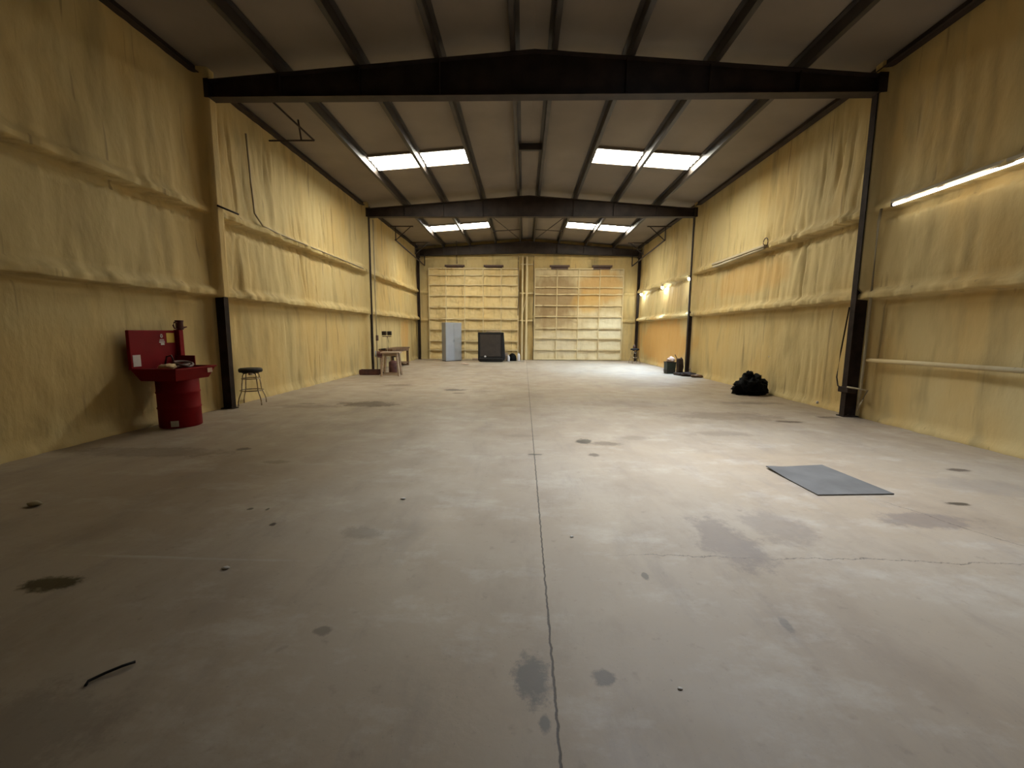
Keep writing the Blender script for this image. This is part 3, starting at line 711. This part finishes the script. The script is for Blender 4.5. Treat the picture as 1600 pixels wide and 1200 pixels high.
# ------------------------------------------------------------------ back wall items
t = thing('metal_cabinet', 'tall plain grey metal cabinet turned a little in front of the left door', 'cabinet', (-3.72, 21.65, 0), math.radians(36))
b = B(); box(b, (0, 0, 1.0), (.90, .46, 1.94)); obj('body', b, m_greyd, t, bevel=.008)
for s in (-1, 1):
    b = B(); box(b, (s*.222, -.235, 1.0), (.435, .015, 1.86)); dr_ = obj('door', b, m_grey, t, bevel=.004)
    b = B(); box(b, (s*.03, -.252, 1.05), (.015, .02, .12)); obj('handle', b, m_greyd, dr_)
b = B(); box(b, (0, 0, .02), (.86, .42, .04)); obj('plinth', b, m_steel, t)
t = thing('swamp_cooler', 'large black boxy shop cooler with framed front and silver badge', 'cooler', (-1.66, 21.55, 0), .0)
b = B(); v = box(b, (0, 0, .78), (1.30, .8, 1.42))
for q in v:
    if q.co.y > 0 and q.co.z > 1: q.co.y -= .15; q.co.x *= .96
    if q.co.x > 0 and q.co.z < 1: q.co.x += .07
obj('housing', b, m_black, t, bevel=.03)
m_panel = simple('dark_brown_mesh', (0.035, 0.026, 0.02), .7)
b = B(); box(b, (-.02, -.405, .83), (1.06, .02, 1.12)); obj('front_panel', b, m_panel, t, bevel=.01)
for sx in (-1, 1):
    b = B(); box(b, (sx*.58, -.41, .80), (.10, .04, 1.34)); obj('side_frame', b, m_black, t, bevel=.01)
b = B(); box(b, (0, -.41, 1.44), (1.26, .04, .08)); obj('top_frame', b, m_black, t, bevel=.01)
b = B(); box(b, (0.02, -.36, .13), (1.2, .2, .18), Euler((.3, 0, 0))); obj('bottom_skirt', b, m_black, t, bevel=.03)
b = B(); blob(b, (-.28, -.425, .28), (.055, .012, .045), 0, sub=2); obj('badge', b, m_white, t, smooth=True)
for sx in (-1, 1):
    for sy in (-1, 1):
        b = B(); cyl(b, (sx*.5-.02, sy*.25, .05), (sx*.5+.02, sy*.25, .05), .05); obj('caster', b, m_black, t)
b = B(); box(b, (0, 0, 0), (.72, .4, .05)); tag(obj('foam_board', b, m_wood, loc=(-1.52, 21.45, 1.535), bevel=.01), 'pale flat board lying on top of the black cooler', 'board')
b = B(); lathe(b, [(.22, 0), (.23, .1), (.20, .25), (.12, .36), (.03, .40)], seg=24)
tag(obj('black_sack', b, m_bag, loc=(-.60, 22.25, 0), smooth=True), 'dome-shaped black sack on the floor right of the cooler', 'sack')
def jug(x, y, lab, hh=.34):
    t = thing('plastic_jug', lab, 'jug', (x, y, 0))
    b = B(); lathe(b, [(.07, 0), (.08, .01), (.08, hh*.65), (.05, hh*.85), (.025, hh*.9)], seg=20); obj('body', b, m_white, t, smooth=True)
    b = B(); cyl(b, (0, 0, hh*.9), (0, 0, hh), .028, seg=12); obj('cap', b, m_grey, t)
jug(-.80, 21.85, 'white plastic jug between the cooler and the black sack')
jug(-.27, 22.1, 'white plastic jug right of the black sack', .44)
b = B(); box(b, (0, 0, .2), (.12, .1, .42)); tag(obj('small_carton', b, m_wood, loc=(-.92, 22.45, 0)), 'small pale carton behind the jug beside the cooler', 'carton')
b = B(); box(b, (0, 0, .04), (.32, .2, .03), Euler((0, .15, .3))); tag(obj('cardboard_scrap', b, m_pink, loc=(-2.72, 19.4, -.0)), 'pale scrap of cardboard on the floor in front of the grey cabinet', 'scrap')
b = B(); box(b, (0, 0, .05), (.3, .12, .1)); tag(obj('broken_block', b, m_wood, loc=(-2.62, 22.6, 0), bevel=.02), 'low pale block on the floor between cabinet and cooler', 'block')

# ------------------------------------------------------------------ right side clutter
t = thing('storage_bin', 'dark green plastic bin on the floor before the far right column', 'bin', (5.52, 15.95, 0), .05)
b = B(); v = box(b, (0, 0, .22), (.34, .34, .44))
for q in v:
    if q.co.z < .1: q.co.x *= .93; q.co.y *= .93
obj('body', b, m_green, t, bevel=.01)
for z in (.08, .13, .43):
    b = B(); box(b, (0, 0, z), (.36, .36, .02)); obj('rim', b, m_steel, t)
b = B(); blob(b, (0, 0, .06), (.14, .13, .12), .5, 2.4, 8, flat=-.01); tag(obj('crumpled_paper', b, m_pink, loc=(5.55, 15.95, .455), smooth=True), 'pale pink crumpled paper heaped on the green bin', 'paper')
t = thing('upright_vacuum', 'dark upright shop machine with long handle leaning by the right column', 'vacuum', (5.66, 15.35, 0), .3)
b = B(); box(b, (0, -.06, .05), (.34, .34, .09)); obj('base', b, m_steel, t, bevel=.02)
b = B(); box(b, (0.02, .02, .34), (.20, .16, .52), Euler((-.12, .05, 0))); obj('body', b, m_steel2, t, bevel=.03)
b = B(); cyl(b, (-.03, .04, .5), (-.14, .10, .74), .016, seg=8); obj('handle', b, m_woodb, t)
b = B(); tube(b, [(.12, 0, .1), (.16, .0, .3), (.12, 0, .55), (.04, 0, .64)], .022, 8); obj('hose', b, m_black, t, smooth=True)
b = B(); blob(b, (0, 0, .05), (.26, .17, .09), .5, 2.2, 4, flat=0); tag(obj('dark_cloth', b, m_steel2, loc=(5.84, 14.98, 0), smooth=True), 'dark rumpled cloth on the floor beside the upright machine', 'cloth')
b = B(); blob(b, (0, 0, .04), (.2, .12, .06), .6, 3.2, 6, flat=0); tag(obj('wood_scraps', b, m_woodb, loc=(6.0, 14.55, 0), smooth=True), 'small dark brown heap at the foot of the right wall', 'debris')
b = B(); tube(b, [(0, 0, 0), (.02, .02, .15), (.0, .03, .27)], .04, 8); tag(obj('pipe_stub', b, m_galv, loc=(5.95, 15.1, 0)), 'short pale pipe stub standing behind the rumpled cloth', 'pipe')
# black bag: lumpy body with tied neck
t = thing('trash_bag', 'black knotted trash bag slumped against the right wall', 'bag', (5.66, 10.55, 0))
b = B(); blob(b, (0, 0, .20), (.32, .27, .27), .55, 2.6, 1, sub=4, flat=0); blob(b, (.22, 0, .10), (.22, .2, .12), .35, 2.4, 2, flat=0); blob(b, (.27, .02, .29), (.15, .12, .10), .4, 2, 5); blob(b, (-.33, .0, .25), (.09, .05, .03), .5, 3, 15)
blob(b, (-.24, -.02, .12), (.18, .16, .16), .8, 3.4, 9, flat=0); obj('body', b, m_bag, t, smooth=True)
b = B(); blob(b, (-.04, 0, .50), (.09, .08, .09), .5, 3, 7); blob(b, (-.12, 0, .515), (.07, .03, .03), .4, 3, 11); cyl(b, (-.06, 0, .38), (-.05, 0, .5), .10, .05, 12); obj('knot', b, m_bag, t, smooth=True)
b = B(); blob(b, (0, 0, 0), (.012, .012, .015), 0, sub=2); tag(obj('metal_fitting', b, m_white, loc=(6.06, 10.55, .95), smooth=True), 'tiny bright fitting on the right wall above the black bag', 'fitting')
b = B(); blob(b, (0, 0, 0), (.025, .025, .03), 0, sub=2); tag(obj('metal_fitting', b, m_white, loc=(5.99, 8.6, .13), smooth=True), 'small bright fitting low on the right wall left of the near column', 'fitting')

# floor plate
b = B()
P = [(2.74, 4.65), (3.45, 4.78), (3.52, 3.91), (2.77, 3.85)]
P = [Vector((x, y)) for x, y in P]; c0 = sum(P, Vector((0, 0)))/4
n = 14; gr = []
for i in range(n+1):
    row = []
    for j in range(n+1):
        u, v_ = i/n, j/n
        p = P[0]*(1-u)*(1-v_)+P[1]*u*(1-v_)+P[2]*u*v_+P[3]*(1-u)*v_
        lift = .016*(1-sstep(.0, .35, u))*(1-sstep(0, .5, v_))
        row.append(b.verts.new((p.x-c0.x, p.y-c0.y, .012+max(0, lift))))
    gr.append(row)
for i in range(n):
    for j in range(n): b.faces.new((gr[i][j], gr[i+1][j], gr[i+1][j+1], gr[i][j+1]))
ext = bmesh.ops.extrude_face_region(b, geom=b.faces[:])['geom']
for q in ext:
    if isinstance(q, bmesh.types.BMVert): q.co.z -= .009
tag(obj('floor_mat', b, m_plate, loc=(c0.x, c0.y, .001)), 'thin dark grey square mat lying flat on the concrete at the right', 'mat')

# small debris
b = B(); tube(b, [(-.066, -.048, .006), (-.068, -.028, .008), (-.02, -.002, .012), (.03, .02, .014), (.07, .035, .012)], .006, 6)
tag(obj('twig', b, m_black, loc=(-1.79, 1.62, 0), rot=(0, 0, .35), smooth=True), 'thin dark bent twig on the floor at lower left', 'twig')
for (x, y, r, lab) in ((-1.87, 2.44, .022, 'pale chip near the faint white scrape at lower left'), (-1.07, 3.59, .022, 'pale chip left of the floor joint level with the grey mat'),
                       (.37, 2.95, .012, 'tiny white chip just right of the floor joint'), (.68, 1.63, .010, 'tiny pale chip near the bottom of the picture right of the joint'), (-4.16, 3.31, .05, 'flat dark-edged flake near the left wall')):
    b = B(); blob(b, (0, 0, r*.35), (r, r*.7, r*.4), .5, 3, int(r*1000), sub=2, flat=0)
    tag(obj('floor_chip', b, m_chip if r < .04 else m_galv, loc=(x, y, 0), smooth=True), lab, 'chip')

# the same kind repeated shares a group
GROUPS = {'roof_purlin': 'purlins along the roof', 'eave_strut': 'struts along the two eaves', 'ridge_brace': 'braces under the ridge', 'roof_rafter': 'steel rafters across the building',
          'steel_column': 'steel columns against the walls', 'door_post': 'posts between the big doors', 'cross_rail': 'rails between the big doors', 'track_cover': 'track covers over the big doors',
          'angle_bracket': 'angle brackets under the eaves', 'track_rail': 'track rails under the eaves', 'brace_rod': 'cross rods in the last bay of the roof', 'flood_lamp': 'flood lamps on the right wall',
          'tube_light': 'fluorescent fixtures on the right wall', 'conduit': 'conduits on the walls', 'bar_stool': 'round-topped bar stools', 'plastic_jug': 'white jugs by the cooler',
          'floor_chip': 'chips scattered on the floor', 'cable': 'cables beside the doors', 'metal_fitting': 'fittings low on the right wall'}
for o in list(COL.objects):
    if o.parent is None and 'label' in o.keys():
        g_ = GROUPS.get(o.name.split('.')[0])
        if g_: o['group'] = g_
